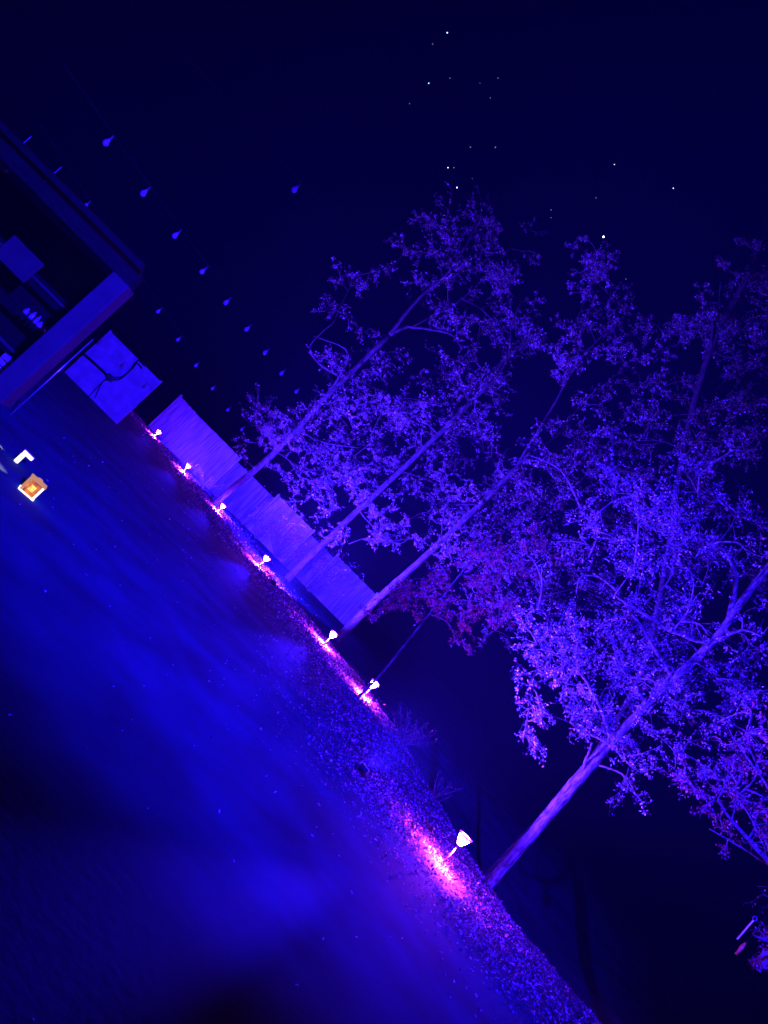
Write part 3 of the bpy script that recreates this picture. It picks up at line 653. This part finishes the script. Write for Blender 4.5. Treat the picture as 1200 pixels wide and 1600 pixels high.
for k in range(4):
    q = rot @ Matrix.Rotation(math.pi / 2 * k, 3, 'Z'); pa = MB(); pa.box(lp + q @ Vector((0, Wd * .44, Hh * .5)), (Wd * .74, .006, Hh * .82), q); pa.build('amber_pane', AMB, lan)
fl2 = MB(); fl2.box(lp + rot @ Vector((0, -Wd * .455, Hh * .5)), (Wd * .34, .006, Hh * .36), rot); fl2.build('flame_window', AMBH, lan)
bo = on(G(24, 722)); s2 = bo.y / FPX * .78
bol = empty('bollard_light', bo, 'angled white bollard light bent to the right, glowing beside the amber lantern', 'bollard light')
q0, q1, q2 = bo, bo + Vector((0, 0, 24 * s2)), bo + Vector((22 * s2, -.0, 22 * s2))
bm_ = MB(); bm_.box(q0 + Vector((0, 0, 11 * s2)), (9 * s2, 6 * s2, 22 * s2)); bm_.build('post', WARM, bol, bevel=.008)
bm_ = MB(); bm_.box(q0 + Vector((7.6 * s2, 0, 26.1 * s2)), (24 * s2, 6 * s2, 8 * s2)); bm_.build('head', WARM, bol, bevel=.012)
bm_ = MB(); bm_.box(q0 + Vector((7.6 * s2, 0, 30.8 * s2)), (25 * s2, 6.6 * s2, 1.2 * s2)); bm_.build('top_plate', BRASS, bol)
for o_, nm in ((lp + Vector((-.16, 0, .12)), 'lantern_light'), (bo + Vector((-.12, 0, .08)), 'bollard_glow')):
    ld = bpy.data.lights.new(nm, 'SPOT'); ld.energy = 60; ld.color = (1, .30, .05); ld.spot_size = math.radians(60); ld.spot_blend = .8; ld.shadow_soft_size = .03
    lo = bpy.data.objects.new(nm, ld); COL.objects.link(lo); lo.location = o_; lo.rotation_euler = Vector((-1, .05, -.22)).to_track_quat('-Z', 'Y').to_euler()
    par = lan if nm == 'lantern_light' else bol; lo.parent = par; lo.matrix_parent_inverse = Matrix.Translation(-par.location)

# ------------------------------------------------------------------ chime and bark basket hanging at the right edge
HYY = 8.9
ch = empty('wind_chime', P(1178, 1436, HYY), 'thin silver chime tube with a ring at its top, hanging at the right edge', 'wind chime')
a, b2 = P(1177, 1438, HYY), P(1146, 1462, HYY); b2.x = a.x; bm_ = MB(); bm_.tube([a, b2], .012, 10); bm_.build('tube', STEEL, ch)
bm_ = MB(); rg = [a + Vector((.026 * math.cos(k * math.pi / 8), 0, .028 + .026 * math.sin(k * math.pi / 8))) for k in range(17)]; bm_.tube(rg, .006, 6); bm_.build('ring', STEEL, ch)
bm_ = MB(); bm_.tube([a + Vector((0, 0, .054)), a + Vector((.1, .1, .75))], .003, 5); bm_.build('cord', CABLE, ch)
ORNG = mat('orange_wood', (.55, .16, .03), (.75, .30, .06), 30, .6)
orr = empty('orange_pendant', P(1157, 1480, HYY), 'slender orange wooden pendant hanging just below the silver chime', 'pendant')
a, b2 = P(1165, 1473, HYY), P(1148, 1490, HYY); b2.x = a.x; bm_ = MB(); bm_.tube([a, a.lerp(b2, .4), b2], [.012, .024, .014], 10); bm_.build('drop', ORNG, orr, True)
bm_ = MB(); bm_.tube([a, a + Vector((.05, .1, .9))], .003, 5); bm_.build('cord', CABLE, orr)
bk = empty('hanging_basket', P(1200, 1528, 6.0), 'rough grey bark basket cut off by the right edge, ragged underside', 'basket'); rb = random.Random(8)
bm_ = MB(); c_ = P(1212, 1518, 6.0); n = 22
vs = []; fs = []
for i, (rr_, z) in enumerate(((.06, -.055), (.14, -.05), (.17, -.01), (.18, .05), (.165, .08))):
    for k in range(n):
        an = 2 * math.pi * k / n; j = rb.uniform(-.012, .012); vs.append((c_.x + .04 + (rr_ + j) * math.cos(an), c_.y + (rr_ + j) * math.sin(an), c_.z + z + rb.uniform(-.012, .012)))
for i in range(4):
    for k in range(n): fs.append((i * n + k, i * n + (k + 1) % n, (i + 1) * n + (k + 1) % n, (i + 1) * n + k))
fs.append(tuple(range(n - 1, -1, -1))); fs.append(tuple(4 * n + k for k in range(n))); bm_.add(vs, fs); bm_.build('bowl', STONE, bk)
bm_ = MB()
for k in range(3): an = 2.1 * k + .5; bm_.tube([c_ + Vector((.04 + .16 * math.cos(an), .16 * math.sin(an), .07)), c_ + Vector((.04, 0, .6))], .005, 5)
bm_.build('chains', STEEL, bk)

# ------------------------------------------------------------------ stars
STARM = emis('star_glow', (.9, .95, 1.0), 5); STARF = emis('star_faint_glow', (.7, .8, 1.0), 1.6)
stars = [(943, 370, 1.5, 1, 'brightest star, white, between the two tall crowns'), (714, 293, .9, 1, 'bright star just above the forked tree top'), (699, 51, .75, 1, 'bright star nearest the top edge'),
         (670, 130, .6, 1, 'clear star left of a faint trio, high in the sky'), (700, 262, .6, 1, 'left star of the close pair above the forked tree'), (709, 262, .45, 0, 'right star of the close pair above the forked tree'),
         (735, 230, .5, 0, 'left star of the level pair above the bright one'), (774, 230, .5, 0, 'right star of the level pair above the bright one'), (960, 257, .55, 1, 'lone star high above the brightest star'),
         (1052, 294, .55, 1, 'lone star farthest to the right'), (861, 328, .45, 0, 'upper star of the faint pair left of the brightest star'), (861, 340, .4, 0, 'lower star of the faint pair left of the brightest star'),
         (931, 309, .4, 0, 'faint star close above the brightest star'), (676, 69, .4, 0, 'faint star just below the star nearest the top edge'), (703, 122, .4, 0, 'left star of the faint trio high in the sky'),
         (750, 130, .3, 0, 'middle star of the faint trio high in the sky'), (778, 122, .4, 0, 'right star of the faint trio high in the sky'), (766, 153, .4, 0, 'faint star under the faint trio'),
         (640, 162, .45, 0, 'faint star farthest to the left'), (978, 436, .4, 0, 'faint star low in the gap between crowns'), (738, 279, .3, 0, 'very faint star right of the bright star over the forked tree')]
ico = []
ph = (1 + 5 ** .5) / 2
IV = [Vector(v).normalized() for v in ((-1, ph, 0), (1, ph, 0), (-1, -ph, 0), (1, -ph, 0), (0, -1, ph), (0, 1, ph), (0, -1, -ph), (0, 1, -ph), (ph, 0, -1), (ph, 0, 1), (-ph, 0, -1), (-ph, 0, 1))]
IF = [(0, 11, 5), (0, 5, 1), (0, 1, 7), (0, 7, 10), (0, 10, 11), (1, 5, 9), (5, 11, 4), (11, 10, 2), (10, 7, 6), (7, 1, 8), (3, 9, 4), (3, 4, 2), (3, 2, 6), (3, 6, 8), (3, 8, 9), (4, 9, 5), (2, 4, 11), (6, 2, 10), (8, 6, 7), (9, 8, 1)]
for px, py, s_, br_, lab in stars:
    c = CAM + ray(px, py).normalized() * 900; bm_ = MB(); bm_.add([tuple(c + v * .72 * s_) for v in IV], IF)
    tag(bm_.build('star', STARM if br_ else STARF), lab, 'star', 'stars in the night sky')

# ------------------------------------------------------------------ haze
if HAZE_DENSITY > 0:
    hz = MB(); hz.box((0, 25, 12), (90, 110, 28)); ho_ = hz.build('haze', None); tag(ho_, kind='stuff')
    HM = bpy.data.materials.new('night_haze'); HM.use_nodes = True; t = HM.node_tree; t.nodes.clear()
    pv = t.nodes.new('ShaderNodeVolumePrincipled'); pv.inputs['Color'].default_value = (.5, .55, .95, 1); pv.inputs['Density'].default_value = HAZE_DENSITY
    pv.inputs['Anisotropy'].default_value = .1
    out = t.nodes.new('ShaderNodeOutputMaterial'); t.links.new(pv.outputs[0], out.inputs['Volume']); ho_.data.materials.append(HM)
